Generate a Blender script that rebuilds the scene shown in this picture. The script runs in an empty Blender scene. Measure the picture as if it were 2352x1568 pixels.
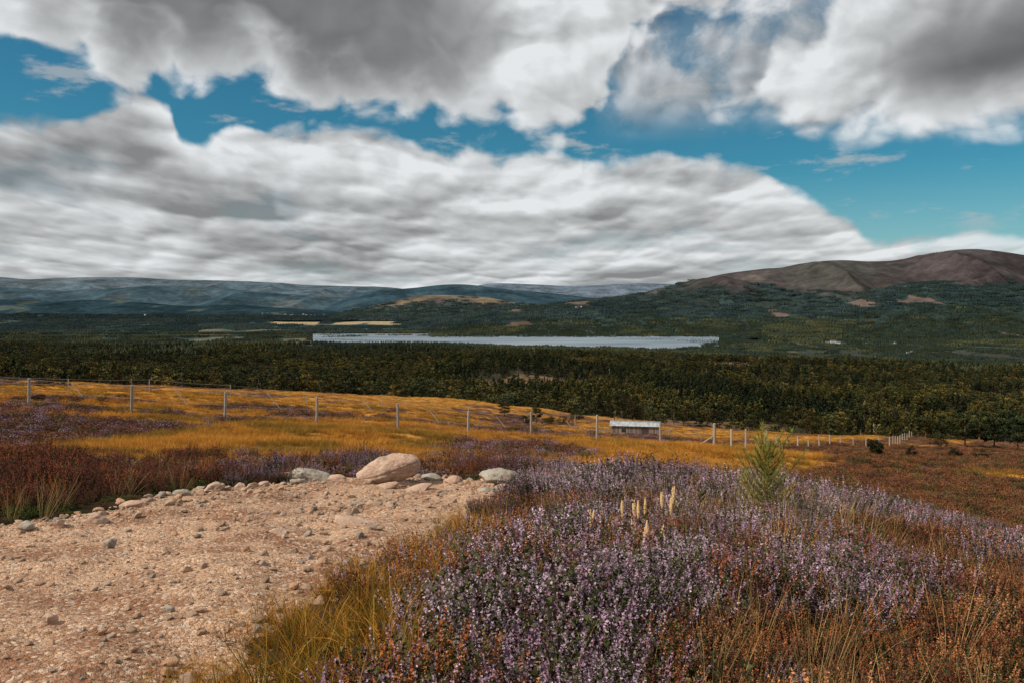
import bpy, bmesh, math, random
import numpy as np
from mathutils import Vector, Matrix, noise as mnoise
rng=np.random.default_rng(7); random.seed(7)
S=bpy.context.scene; COL=S.collection
F=1867.0
# ---------------------------------------------------------------- noise
def _h(ix,iy,seed):
    h=(ix.astype(np.int64)*374761393+iy.astype(np.int64)*668265263+seed*144269504)&0xffffffff
    h=((h^(h>>13))*1274126177)&0xffffffff
    h=(h^(h>>16))
    return (h&0xffffff)/float(0xffffff)
def vn(x,y,seed=0):
    x=np.asarray(x,float);y=np.asarray(y,float)
    ix=np.floor(x);iy=np.floor(y);fx=x-ix;fy=y-iy
    fx=fx*fx*fx*(fx*(fx*6-15)+10);fy=fy*fy*fy*(fy*(fy*6-15)+10)
    a=_h(ix,iy,seed);b=_h(ix+1,iy,seed);c=_h(ix,iy+1,seed);d=_h(ix+1,iy+1,seed)
    return (a*(1-fx)+b*fx)*(1-fy)+(c*(1-fx)+d*fx)*fy
def fbm(x,y,o=5,seed=0,g=.5):
    s=0;a=1;t=0
    x=np.asarray(x,float);y=np.asarray(y,float)
    for i in range(o):
        s=s+a*vn(x*2**i+i*13.7,y*2**i+i*7.3,seed+i);t+=a;a*=g
    return s/t-.5
def sst(x,a,b):
    t=np.clip((x-a)/(b-a),0,1);return t*t*(3-2*t)
# ---------------------------------------------------------------- terrain
PX=np.array([-600,0,600,900,1200,1500,1800,2400,3000.])
YS=np.array([1,2,5,8,12,20,30,56,100,150,200,260,400,800,1500,2000,2600,3000,3300,9000,40000.])
def base(y): return -1.3-.125*y
Z=np.array([
 [base(1)]*9,
 [base(2)]*9,
 [-1.92,-1.92,-1.92,-1.92,-1.9,-1.78,-1.78,-1.98,-2.1],
 [-2.3,-2.3,-2.3,-2.3,-2.24,-2.04,-2.05,-2.8,-3.1],
 [-2.8,-2.8,-2.8,-2.8,-2.85,-3.0,-3.1,-4.0,-4.4],
 [-3.9,-4.0,-4.1,-4.3,-4.5,-4.8,-5.0,-6.1,-6.6],
 [-5.0,-5.2,-5.6,-5.9,-6.2,-6.6,-7.0,-8.2,-9],
 [-7.2,-7.5,-8.9,-9.6,-10.1,-10.5,-11.2,-12.7,-14],
 [-11.4,-11.9,-13.5,-15,-17,-18.4,-19.2,-20.5,-22],
 [-16,-16.4,-18.5,-20.5,-23.6,-26,-27,-29,-31],
 [-20.5,-21.3,-24,-25.5,-28.6,-33,-34,-37,-40],
 [-27,-28,-32,-33.5,-34.5,-43,-46,-50,-54],
 [-46,-48,-54,-57,-63,-72,-75,-80,-85],
 [-88,-92,-97,-100,-104,-108,-112,-120,-125],
 [-120,-124,-128,-130,-133,-138,-147,-160,-167],
 [-138,-141,-144,-146,-151,-161,-174,-192,-198],
 [-155,-160,-164,-167,-175,-194,-212,-227,-230],
 [-212,-215,-215,-215,-218,-224,-228,-229,-230],
 [-229]*9,[-229]*9,[-229]*9])
G=(Z+1.3)/YS[:,None]
NA,NL=240,1000
aL=np.linspace((-600-1200)/F,(3000-1200)/F,NA); lL=np.linspace(0,math.log(40000),NL)
T1=np.array([np.interp(lL,np.log(YS),G[:,j]) for j in range(len(PX))]).T
T2=np.array([np.interp(aL,(PX-1200)/F,T1[i]) for i in range(NL)])
def blur(A,ax,s):
    n=int(s*3);k=np.exp(-np.arange(-n,n+1)**2/(2*s*s));k/=k.sum()
    Ap=np.pad(A,[(n,n) if i==ax else (0,0) for i in range(2)],mode='edge')
    return np.apply_along_axis(lambda v:np.convolve(v,k,mode='valid'),ax,Ap)
Tw=blur(T2,0,9);Tn=blur(T2,0,3);wf=sst(lL,math.log(1200),math.log(2200))[:,None];T2=blur(Tw*(1-wf)+Tn*wf,1,9)
def lerpT(a,Y):
    u=np.clip((a-aL[0])/(aL[-1]-aL[0])*(NA-1),0,NA-1.001);v=np.clip(np.log(np.maximum(Y,1.0))/lL[-1]*(NL-1),0,NL-1.001)
    i=u.astype(int);j=v.astype(int);fu=u-i;fv=v-j
    return (T2[j,i]*(1-fu)+T2[j,i+1]*fu)*(1-fv)+(T2[j+1,i]*(1-fu)+T2[j+1,i+1]*fu)*fv
PATH=np.array([(-1.4,.6),(-1.36,2.0),(-1.33,3.2),(-1.28,3.8),(-1.18,4.6),(-1.12,5.4),(-.75,6.4),(-.52,8.2),(-.25,9.4),(.05,10.7),(-.3,12.2),(-1.0,12.8),(-2.3,12.4),(-3.1,11.5),(-4.0,10.6),(-4.5,8.9),(-4.9,7.7),(-7,7.0),(-10,6.5),(-10,.6)])
def psd(X,Y):
    X=np.asarray(X,float);Y=np.asarray(Y,float)
    d=np.full(X.shape,1e9);ins=np.zeros(X.shape,bool);n=len(PATH)
    for i in range(n):
        x1,y1=PATH[i];x2,y2=PATH[(i+1)%n];ex,ey=x2-x1,y2-y1
        t=np.clip(((X-x1)*ex+(Y-y1)*ey)/(ex*ex+ey*ey),0,1)
        d=np.minimum(d,np.hypot(X-x1-t*ex,Y-y1-t*ey))
        c=((y1>Y)!=(y2>Y))&(X<(x2-x1)*(Y-y1)/(y2-y1+1e-12)+x1);ins^=c
    s=np.where(ins,d,-d)
    return s+fbm(X*1.6,Y*1.6,4,5)*.55
LPX=np.array([770,790,900,1000,1200,1400,1550,1600,1640]);LPF=np.array([4180,4230,4400,4370,4290,4130,3960,3860,3700.]);LPN=np.array([4170,4150,4040,3880,3640,3480,3380,3420,3650.])
def lakem(a,Y):
    px=a*F+1200
    yf=np.interp(px,LPX,LPF);yn=np.interp(px,LPX,LPN)
    m=np.minimum(yf-Y,Y-yn)+fbm(a*60,Y/120,3,9)*50
    return np.where((px<770)|(px>1640),-100,m)
def ground(X,Y):
    X=np.asarray(X,float);Y=np.asarray(Y,float)
    r=np.hypot(X,Y);Ye=np.maximum(np.maximum(Y,.3*r),.4)
    a=np.clip(X/Ye,-.95,.95)
    z=-1.3+lerpT(a,Ye)*Ye
    z=z+fbm(X*.9,Y*.9,3,1)*.14*sst(Ye,1,4)*(1-sst(Ye,60,200))
    z=z+fbm(X/7,Y/7,4,2)*1.3*sst(Ye,14,50)*(1-sst(Ye,2500,3000))
    z=z+fbm(X/60,Y/60,4,3)*6*sst(Ye,70,400)*(1-.8*sst(Ye,2500,3000))
    z=z+fbm(X/350,Y/350,4,4)*30*sst(Ye,500,1200)*(1-sst(Ye,2200,2900))
    far=sst(Ye,3050,3300)
    z=z+far*(3+np.abs(fbm(X/700,Y/700,4,6))*26*sst(Ye,4700,6000))
    L=lakem(X/Ye,Ye);k=far*sst(L,-30,30)
    return z*(1-k)-236*k
def gz(x,y): return float(ground(np.array([x]),np.array([y]))[0])
class Hill:
    def __init__(s,name,pts,Y0,Y1,amp,seed,base=-236,p=1.0,ns=500.):
        s.name=name;q=np.array(pts,float);s.a=(q[:,0]-1200)/F;s.z=(690-q[:,1])/F*Y1;s.Y0=Y0;s.Y1=Y1;s.amp=amp;s.seed=seed;s.base=base;s.p=p;s.ns=ns
    def h(s,X,Y):
        a=X/Y;t=(Y-s.Y0)/(s.Y1-s.Y0)
        w=.014
        zr=(np.interp(a,s.a,s.z)+np.interp(a-w,s.a,s.z)+np.interp(a+w,s.a,s.z)+np.interp(a-w/2,s.a,s.z)+np.interp(a+w/2,s.a,s.z))/5
        tt=np.clip(t,0,1);Sv=(.55*tt+.45*tt*tt*(3-2*tt))**s.p
        Sv=np.where(t>1,1-(t-1)**2*1.2,Sv)
        n=1-2*np.abs(fbm(X/s.ns,Y/(s.ns*1.6),5,s.seed,.42))*2
        n2=fbm(X/(s.ns*.25),Y/(s.ns*.3),4,s.seed+5)
        return s.base+(zr-s.base)*Sv+(s.amp*(n-.75)+s.amp*.2*n2)*np.sin(np.pi*np.clip(t*.95,0,1))*np.clip((zr-s.base)/300,0.1,1)+n2*s.amp*.04*np.clip(t*3,0,1)
H1=Hill('hill_range',[(-1500,640),(-600,645),(0,648),(60,655),(180,651),(300,649),(400,655),(520,657),(620,662),(700,667),(800,671),(900,672),(960,680),(1050,700),(1200,735),(1400,760),(3600,760)],10200,14000,180,11,ns=1900)
H7=Hill('middle_hill',[(-1500,690),(-400,676),(0,672),(140,684),(260,676),(400,668),(520,676),(640,688),(760,694),(880,700),(1000,720),(1200,760),(3600,800)],9300,11400,90,27,ns=1100)
H0=Hill('wooded_foothill',[(-1500,712),(-300,705),(0,702),(120,708),(220,702),(330,709),(430,718),(560,714),(650,722),(760,728),(900,738),(1000,752),(1200,790),(3600,800)],8300,9600,50,19,ns=700)
H2=Hill('forested_hill',[(-1500,780),(600,760),(760,715),(850,684),(900,679),(950,678),(1000,671),(1050,666),(1110,668),(1180,678),(1250,684),(1330,692),(1450,705),(1600,740),(1700,770),(3600,780)],9000,11200,50,12,ns=900)
H3=Hill('distant_hill',[(-1500,780),(900,740),(1050,690),(1120,668),(1160,663),(1250,667),(1330,671),(1420,668),(1500,664),(1560,666),(1700,665),(1900,680),(3600,700)],14000,17500,50,13,ns=1500)
H4=Hill('moorland_knoll',[(-1500,800),(650,775),(800,732),(850,722),(900,712),(950,699),(990,692),(1050,692),(1100,694),(1160,699),(1200,710),(1270,715),(1350,740),(1450,780),(3600,800)],7200,8600,26,14,ns=350)
H5=Hill('mountain',[(-1500,900),(1000,800),(1250,745),(1400,705),(1500,690),(1550,677),(1600,665),(1650,652),(1700,640),(1780,630),(1830,626),(1855,627),(1900,613),(1960,607),(2050,612),(2100,610),(2150,602),(2200,589),(2270,580),(2330,585),(2400,596),(2600,615),(3000,625),(3600,640)],4700,7400,230,15,p=1.2,ns=1100)
H6=Hill('forested_ridge',[(-1500,900),(1000,765),(1100,738),(1250,721),(1350,707),(1450,698),(1520,694),(1600,702),(1700,713),(1850,712),(1950,700),(2050,682),(2130,666),(2200,660),(2300,664),(2400,674),(2600,690),(3600,700)],4300,6100,60,16,p=1.1,ns=600)
HILLS=[H1,H7,H0,H2,H3,H4,H5,H6]
# ---------------------------------------------------------------- materials
class NT:
    def __init__(s,tree): s.t=tree;s.n=tree.nodes;s.l=tree.links
    def node(s,ty,**k):
        n=s.n.new(ty)
        for a,b in k.items(): setattr(n,a,b)
        return n
    def set(s,sock,v):
        if isinstance(v,bpy.types.NodeSocket): s.l.new(v,sock)
        elif v is not None: sock.default_value=v
    def m(s,op,a,b=None,c=None,clamp=False):
        n=s.n.new('ShaderNodeMath');n.operation=op;n.use_clamp=clamp
        s.set(n.inputs[0],a);s.set(n.inputs[1],b)
        if c is not None: s.set(n.inputs[2],c)
        return n.outputs[0]
    def vm(s,op,a,b=None,sc=None):
        n=s.n.new('ShaderNodeVectorMath');n.operation=op
        s.set(n.inputs[0],a);s.set(n.inputs[1],b)
        if sc is not None: s.set(n.inputs['Scale'],sc)
        return n.outputs[0]
    def mix(s,f,a,b,ty='MIX'):
        n=s.n.new('ShaderNodeMix');n.data_type='RGBA';n.blend_type=ty
        s.set(n.inputs['Factor'],f);s.set(n.inputs['A'],a);s.set(n.inputs['B'],b)
        for o in n.outputs:
            if o.type=='RGBA': return o
    def comb(s,x,y,z=0.):
        n=s.n.new('ShaderNodeCombineXYZ');s.set(n.inputs[0],x);s.set(n.inputs[1],y);s.set(n.inputs[2],z);return n.outputs[0]
    def noise(s,v,scale,detail=5,rough=.5,out=0,dim='3D'):
        n=s.n.new('ShaderNodeTexNoise');n.noise_dimensions=dim;s.set(n.inputs['Vector'],v);n.inputs['Scale'].default_value=scale;n.inputs['Detail'].default_value=detail;n.inputs['Roughness'].default_value=rough
        return n.outputs[out]
    def vor(s,v,scale,detail=3,rough=.5):
        n=s.n.new('ShaderNodeTexVoronoi');n.voronoi_dimensions='2D';n.feature='F1';s.set(n.inputs['Vector'],v);n.inputs['Scale'].default_value=scale;n.inputs['Detail'].default_value=detail;n.inputs['Roughness'].default_value=rough
        d=n.outputs['Distance'];return s.m('SUBTRACT',1.,s.m('MULTIPLY',d,d))
    def ss(s,x,a,b,o0=0.,o1=1.):
        n=s.n.new('ShaderNodeMapRange');n.interpolation_type='SMOOTHSTEP'
        s.set(n.inputs['Value'],x);n.inputs['From Min'].default_value=a;n.inputs['From Max'].default_value=b;n.inputs['To Min'].default_value=o0;n.inputs['To Max'].default_value=o1
        return n.outputs[0]
    def curve(s,x,pts):
        n=s.n.new('ShaderNodeFloatCurve');c=n.mapping.curves[0]
        c.points[0].location=pts[0];c.points[1].location=pts[-1]
        for p in pts[1:-1]: c.points.new(p[0],p[1])
        n.mapping.update();s.set(n.inputs['Value'],x);return n.outputs[0]
def newmat(name):
    m=bpy.data.materials.new(name);m.use_nodes=True
    t=NT(m.node_tree);t.b=m.node_tree.nodes['Principled BSDF'];t.o=m.node_tree.nodes['Material Output']
    t.b.inputs['Roughness'].default_value=.85;t.b.inputs['Specular IOR Level'].default_value=.2
    return m,t
def c4(c): return (c[0],c[1],c[2],1.)
def mat_plain(name,c,rough=.8,nscale=8.,var=.4):
    m,t=newmat(name);tc=t.node('ShaderNodeTexCoord')
    n=t.noise(tc.outputs['Object'],nscale,6,.6)
    f=t.ss(n,.3,.7,1-var,1+var*.6)
    t.set(t.b.inputs['Base Color'],t.mix(1.,c4(c),t.comb(f,f,f),'MULTIPLY'))
    t.b.inputs['Roughness'].default_value=rough;return m
def mat_foliage(name,var=.35,trans=.2,tints=None):
    m,t=newmat(name)
    at=t.node('ShaderNodeAttribute',attribute_name='Col');oi=t.node('ShaderNodeObjectInfo')
    r=oi.outputs['Random'];f=t.m('MULTIPLY_ADD',r,2*var,1-var)
    c=t.mix(1.,at.outputs['Color'],t.comb(f,f,f),'MULTIPLY')
    if tints:
        r2=t.m('FRACT',t.m('MULTIPLY',r,17.31))
        c=t.mix(r2,t.mix(1.,c,c4(tints[0]),'MULTIPLY'),t.mix(1.,c,c4(tints[1]),'MULTIPLY'))
    t.set(t.b.inputs['Base Color'],c)
    t.b.inputs['Specular IOR Level'].default_value=.12
    if trans>0:
        tr=t.node('ShaderNodeBsdfTranslucent');t.set(tr.inputs[0],c)
        mx=t.node('ShaderNodeMixShader');mx.inputs[0].default_value=trans
        t.l.new(t.b.outputs[0],mx.inputs[1]);t.l.new(tr.outputs[0],mx.inputs[2]);t.l.new(mx.outputs[0],t.o.inputs[0])
    return m
# ---------------------------------------------------------------- mesh builder
class MB:
    def __init__(s): s.V=[];s.F=[];s.C=[]
    def add(s,vs,fs,col):
        o=len(s.V);s.V.extend([tuple(v) for v in vs]);s.F.extend([tuple(i+o for i in f) for f in fs])
        if isinstance(col[0],(int,float)): s.C.extend([tuple(col)]*len(vs))
        else: s.C.extend([tuple(c) for c in col])
    def tri(s,c,size,col,flat=0.):
        u=rng.normal(size=3);u[2]*=(1-flat);u/=np.linalg.norm(u);w=np.cross(u,rng.normal(size=3));w/=np.linalg.norm(w)
        c=np.asarray(c);s.add([c+u*size,c-u*size*.5+w*size*.75,c-u*size*.5-w*size*.75],[(0,1,2)],col)
    def tube(s,pts,rad,n,col):
        pts=[np.asarray(p,float) for p in pts];vs=[];fs=[]
        for i,p in enumerate(pts):
            d=pts[min(i+1,len(pts)-1)]-pts[max(i-1,0)];d/=np.linalg.norm(d)+1e-9
            a=np.cross(d,[.3,.9,.1]);a/=np.linalg.norm(a)+1e-9;b=np.cross(d,a)
            for k in range(n):
                t=2*math.pi*k/n;vs.append(p+(a*math.cos(t)+b*math.sin(t))*rad[i])
        for i in range(len(pts)-1):
            for k in range(n):
                k2=(k+1)%n;fs.append((i*n+k,i*n+k2,(i+1)*n+k2,(i+1)*n+k))
        fs.append(tuple((len(pts)-1)*n+k for k in range(n)))
        fs.append(tuple(reversed(range(n))))
        s.add(vs,fs,col)
    def blade(s,p,dirv,L,w,bend,c0,c1,seg=3):
        p=np.asarray(p,float);d=np.asarray(dirv,float);d/=np.linalg.norm(d)
        h=np.array([d[0],d[1],0]);nh=np.linalg.norm(h);h=h/nh if nh>1e-4 else np.array([1,0,0.])
        side=np.cross(h,[0,0,1]);ang=rng.uniform(0,3.14);side=side*math.cos(ang)+h*math.sin(ang)
        vs=[];cs=[];q=p.copy();dd=d.copy()
        for i in range(seg+1):
            t=i/seg;ww=w*(1-t*.9)
            if i<seg: vs+= [q-side*ww/2,q+side*ww/2]
            else: vs+=[q]
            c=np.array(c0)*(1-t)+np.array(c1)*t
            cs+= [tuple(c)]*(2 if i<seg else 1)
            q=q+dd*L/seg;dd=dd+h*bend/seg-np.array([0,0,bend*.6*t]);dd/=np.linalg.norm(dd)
        fs=[(2*i,2*i+1,2*i+3,2*i+2) for i in range(seg-1)]+[(2*seg-2,2*seg-1,2*seg)]
        s.add(vs,fs,cs)
    def box(s,c,d,col,rz=0.):
        vs=[]
        for x in(-.5,.5):
            for y in(-.5,.5):
                for z in(-.5,.5): vs.append(Vector((x*d[0],y*d[1],z*d[2])))
        R=Matrix.Rotation(rz,3,'Z')
        vs=[R@v+Vector(c) for v in vs]
        s.add(vs,[(0,1,3,2),(4,6,7,5),(0,4,5,1),(2,3,7,6),(0,2,6,4),(1,5,7,3)],col)
    def obj(s,name,mat,smooth=False,link=True,parent=None):
        me=bpy.data.meshes.new(name);me.from_pydata(s.V,[],s.F);me.update()
        at=me.color_attributes.new('Col','FLOAT_COLOR','POINT')
        C=np.ones((len(s.V),4),np.float32);C[:,:3]=np.array([c[:3] for c in s.C]);at.data.foreach_set('color',C.ravel())
        if smooth: me.shade_smooth()
        me.materials.append(mat);o=bpy.data.objects.new(name,me)
        if link: COL.objects.link(o)
        if parent: o.parent=parent
        return o
def gridmesh(name,X,Y,Zz,C,mat,wrap=False,mask=None):
    n,m=X.shape;me=bpy.data.meshes.new(name)
    co=np.stack([X,Y,Zz],-1).reshape(-1,3).astype(np.float32)
    j=m if wrap else m-1
    I,J=np.meshgrid(np.arange(n-1),np.arange(j),indexing='ij');J2=(J+1)%m
    f=np.stack([I*m+J,I*m+J2,(I+1)*m+J2,(I+1)*m+J],-1).reshape(-1,4)
    if mask is not None:
        mm=mask.ravel()[f].any(1);f=f[mm]
        used=np.unique(f);re=np.zeros(n*m,int);re[used]=np.arange(len(used));co=co[used];f=re[f];C=C.reshape(-1,3)[used]
    me.vertices.add(len(co));me.vertices.foreach_set('co',co.ravel())
    me.loops.add(f.size);me.loops.foreach_set('vertex_index',f.ravel().astype(np.int32))
    me.polygons.add(len(f));me.polygons.foreach_set('loop_start',np.arange(0,f.size,4,dtype=np.int32))
    me.update(calc_edges=True);me.validate()
    at=me.color_attributes.new('Col','FLOAT_COLOR','POINT')
    CC=np.ones((len(co),4),np.float32);CC[:,:3]=C.reshape(-1,3);at.data.foreach_set('color',CC.ravel())
    me.shade_smooth();me.materials.append(mat);o=bpy.data.objects.new(name,me);COL.objects.link(o);return o
def scatter(name,temps,P,R,Sc,idx):
    c=bpy.data.collections.new(name+'_kinds')
    for t in temps: c.objects.link(t)
    P=np.asarray(P,np.float32);n=len(P);R=np.asarray(R,np.float32);Sc=np.asarray(Sc,np.float32)
    if Sc.ndim==1: Sc=np.repeat(Sc[:,None],3,1)
    me=bpy.data.meshes.new(name);me.vertices.add(n);me.vertices.foreach_set('co',P.ravel())
    a=me.attributes.new('rot','FLOAT_VECTOR','POINT');a.data.foreach_set('vector',R.ravel())
    a=me.attributes.new('scl','FLOAT_VECTOR','POINT');a.data.foreach_set('vector',Sc.ravel())
    a=me.attributes.new('kid','INT','POINT');a.data.foreach_set('value',np.asarray(idx,np.int32))
    o=bpy.data.objects.new(name,me);COL.objects.link(o)
    g=bpy.data.node_groups.new(name+'_scatter','GeometryNodeTree')
    g.interface.new_socket('Geometry',in_out='INPUT',socket_type='NodeSocketGeometry');g.interface.new_socket('Geometry',in_out='OUTPUT',socket_type='NodeSocketGeometry')
    N=g.nodes;L=g.links;gi=N.new('NodeGroupInput');go=N.new('NodeGroupOutput')
    ci=N.new('GeometryNodeCollectionInfo');ci.inputs[0].default_value=c;ci.inputs[1].default_value=True;ci.inputs[2].default_value=True
    ip=N.new('GeometryNodeInstanceOnPoints');ip.inputs['Pick Instance'].default_value=True
    def na(nm,ty):
        q=N.new('GeometryNodeInputNamedAttribute');q.data_type=ty;q.inputs[0].default_value=nm
        return [s for s in q.outputs if s.enabled and s.name=='Attribute'][0]
    e=N.new('FunctionNodeEulerToRotation')
    L.new(gi.outputs[0],ip.inputs['Points']);L.new(ci.outputs[0],ip.inputs['Instance'])
    L.new(na('rot','FLOAT_VECTOR'),e.inputs[0]);L.new(e.outputs[0],ip.inputs['Rotation'])
    L.new(na('scl','FLOAT_VECTOR'),ip.inputs['Scale']);L.new(na('kid','INT'),ip.inputs['Instance Index'])
    L.new(ip.outputs[0],go.inputs[0])
    md=o.modifiers.new('scatter','NODES');md.node_group=g;return o
def vj(c,v=.2): return tuple(np.clip(np.array(c)*(1+rng.uniform(-v,v)),0,1))
# ---------------------------------------------------------------- ground
def heathmask(X,Y):
    a=X/np.maximum(Y,1)
    n=fbm(X/9,Y/16,4,31)+fbm(X/30,Y/55,3,33)*.9
    n=n+.22*sst(Y,22,12)+.5*sst(a,.3,.45)*sst(Y,170,90)
    n=n+.12*sst(a,-.2,-.5)*sst(Y,60,25)
    n=n-.05*sst(Y,20,30)-.25*sst(Y,140,190)*np.exp(-(a/.12)**2)
    return sst(n,.0,.16)
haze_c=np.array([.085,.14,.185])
def haze(C,Yv,k=22000.):  # aerial haze painted into the base colours, growing with distance
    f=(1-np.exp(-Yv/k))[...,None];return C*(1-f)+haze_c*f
def fieldm(X,Y):
    px=X/np.maximum(Y,1)*F+1200
    return sst(px,625,650)*(1-sst(px,960,1000))*sst(Y,6550,6650)*(1-sst(Y,7150,7300))*sst(fbm(X/200,Y/700,3,46),-.16,-.09)
def groundcol(X,Y):
    Ye=np.maximum(Y,.3*np.hypot(X,Y))[...,None];x=X;y=Y
    grass=np.array([.38,.165,.025]);g2=np.array([.26,.13,.035]);g3=np.array([.46,.21,.035]);hea=np.array([.085,.04,.028]);hp=np.array([.13,.065,.06])
    n=fbm(x/5,y/9,4,41)[...,None];n2=fbm(x/25,y/40,4,42)[...,None]
    C=grass+(g3-grass)*np.clip(.5+n*3,0,1)*.7;C=C+(g2-C)*np.clip(.2+n2*4,0,1)*.6
    hm=heathmask(x,np.maximum(y,1))[...,None];hc=hea+(hp-hea)*np.clip(.4+fbm(x/14,y/14,3,43)[...,None]*4,0,1)
    C=C*(1-hm*.85)+hc*hm*.85
    nr=1-sst(Ye,14,20);C=C*(1-nr)+np.array([.045,.028,.014])*nr
    ff=sst(Ye,250,340);fl=np.array([.035,.030,.014]);cl=np.array([.15,.09,.045])
    m=sst(fbm(x/120,y/260,4,44)[...,None],.14,.22);C=C*(1-ff)+(fl*(1-m)+cl*m)*ff
    fv=sst(Ye,3000,3400);vc=np.array([.030,.048,.034]);m=sst(fbm(x/500,y/1300,4,45)[...,None],.2,.26)
    C=C*(1-fv)+(vc*(1-m)+np.array([.13,.11,.055])*m)*fv
    px=(x/np.maximum(y,1))[...,None]*F+1200
    fd=fieldm(x,y)[...,None];C=C*(1-fd)+np.array([.42,.30,.14])*fd
    L=lakem(x/np.maximum(y,1),y)[...,None];be=sst(px,1560,1590)*(1-sst(px,1640,1660))*sst(L,-110,-60)*sst(Ye,3300,3400)*(1-sst(Ye,4200,4300))
    C=C*(1-be)+np.array([.5,.4,.27])*be
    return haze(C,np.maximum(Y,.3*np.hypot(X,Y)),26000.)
ph=np.concatenate([np.linspace(-math.radians(46),math.radians(46),620),np.linspace(math.radians(46),math.radians(314),90)[1:-1]])
rr=np.concatenate([[.3],np.exp(np.linspace(math.log(1.),math.log(34000),820))])
RR,PH=np.meshgrid(rr,ph,indexing='ij')
X=RR*np.sin(PH);Y=RR*np.cos(PH)
Zg=ground(X,Y)
Zg=Zg-np.where((np.abs(X)<11)&(Y<14),np.clip(psd(X,Y)*.3,0,.035),0)
mg,t=newmat('ground_moorland')
at=t.node('ShaderNodeAttribute',attribute_name='Col');geo=t.node('ShaderNodeNewGeometry')
n1=t.noise(geo.outputs['Position'],.9,7,.65);n2=t.noise(geo.outputs['Position'],.05,5,.65)
f=t.m('MULTIPLY',t.ss(n1,.3,.7,.5,1.45),t.ss(n2,.3,.7,.65,1.3))
t.set(t.b.inputs['Base Color'],t.mix(1.,at.outputs['Color'],t.comb(f,f,f),'MULTIPLY'));t.b.inputs['Roughness'].default_value=.95;t.b.inputs['Specular IOR Level'].default_value=.05
bp=t.node('ShaderNodeBump');bp.inputs['Strength'].default_value=.8;bp.inputs['Distance'].default_value=.25;t.set(bp.inputs['Height'],n1);t.set(t.b.inputs['Normal'],bp.outputs[0])
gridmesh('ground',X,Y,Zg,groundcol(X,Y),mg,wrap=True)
# ---------------------------------------------------------------- hills
mh,t=newmat('hill_heath')
at=t.node('ShaderNodeAttribute',attribute_name='Col');geo=t.node('ShaderNodeNewGeometry')
n1=t.noise(geo.outputs['Position'],.012,8,.68);n2=t.noise(geo.outputs['Position'],.0022,6,.6)
f=t.m('MULTIPLY',t.ss(n1,.3,.7,.7,1.3),t.ss(n2,.3,.7,.6,1.4))
t.set(t.b.inputs['Base Color'],t.mix(1.,at.outputs['Color'],t.comb(f,f,f),'MULTIPLY'));t.b.inputs['Roughness'].default_value=.95;t.b.inputs['Specular IOR Level'].default_value=.0
bp=t.node('ShaderNodeBump');bp.inputs['Strength'].default_value=.4;bp.inputs['Distance'].default_value=10.;t.set(bp.inputs['Height'],n1);t.set(t.b.inputs['Normal'],bp.outputs[0])
def hillcol(Hh,X,Y,Zz):  # far hills get blue-grey base colours that already hold painted haze
    n=fbm(X/900,Y/1500,5,51)[...,None];n2=fbm(X/260,Y/500,5,52)[...,None];z=Zz[...,None]
    nm=Hh.name
    if nm=='mountain':
        C=np.array([.052,.036,.033])+np.zeros(X.shape+(3,))
        m=sst(n,-.05,.15)*.7;C=C*(1-m)+np.array([.040,.038,.026])*m
        m=sst(n2,.1,.2)*.8;C=C*(1-m)+np.array([.085,.062,.05])*m
        tl=1-sst(z+n2*300,-10,90);C=C*(1-tl)+np.array([.017,.027,.021])*tl;k=70000.
    elif nm=='forested_ridge':
        C=np.array([.019,.031,.024])+np.zeros(X.shape+(3,));m=sst(n2,.2,.25);C=C*(1-m)+np.array([.13,.085,.065])*m;k=50000.
    elif nm=='moorland_knoll':
        C=np.array([.10,.072,.042])+np.zeros(X.shape+(3,));m=sst(n2,.02,.12);C=C*(1-m)+np.array([.17,.12,.065])*m
        m=sst(n,-.05,.05)*.8;C=C*(1-m)+np.array([.10,.065,.055])*m
        tl=1-sst(z+n2*160,-150,-70);C=C*(1-tl)+np.array([.028,.042,.033])*tl;k=50000.
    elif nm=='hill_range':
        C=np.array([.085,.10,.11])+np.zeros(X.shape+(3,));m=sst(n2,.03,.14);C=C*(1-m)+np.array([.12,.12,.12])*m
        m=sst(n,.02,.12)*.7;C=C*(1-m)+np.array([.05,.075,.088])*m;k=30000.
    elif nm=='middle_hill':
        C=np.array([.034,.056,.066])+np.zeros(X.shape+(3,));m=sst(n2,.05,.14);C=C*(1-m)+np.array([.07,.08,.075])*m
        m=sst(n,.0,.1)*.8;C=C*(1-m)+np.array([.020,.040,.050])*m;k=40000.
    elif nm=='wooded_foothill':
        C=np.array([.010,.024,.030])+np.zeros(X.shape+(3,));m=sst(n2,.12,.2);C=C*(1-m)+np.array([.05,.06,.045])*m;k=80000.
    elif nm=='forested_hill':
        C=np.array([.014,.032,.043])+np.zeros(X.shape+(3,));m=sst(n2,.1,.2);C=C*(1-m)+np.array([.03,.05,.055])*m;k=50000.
    else:
        C=np.array([.12,.12,.15])+np.zeros(X.shape+(3,));k=22000.
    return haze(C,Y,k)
for Hh in HILLS:
    px0,px1={'hill_range':(-1500,1500),'middle_hill':(-1500,1300),'wooded_foothill':(-1500,1200),'forested_hill':(500,1800),'distant_hill':(900,3200),'moorland_knoll':(600,1500),'mountain':(1000,3600),'forested_ridge':(950,3600)}[Hh.name]
    av=np.linspace((px0-1200)/F,(px1-1200)/F,int((px1-px0)/3.2));tv=np.linspace(0,1.35,150)
    A,Tt=np.meshgrid(av,tv,indexing='ij');Yh=Hh.Y0+(Hh.Y1-Hh.Y0)*Tt;Xh=A*Yh;Zh=Hh.h(Xh,Yh)
    gridmesh(Hh.name,Xh.T,Yh.T,Zh.T,hillcol(Hh,Xh.T,Yh.T,Zh.T),mh)
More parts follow.
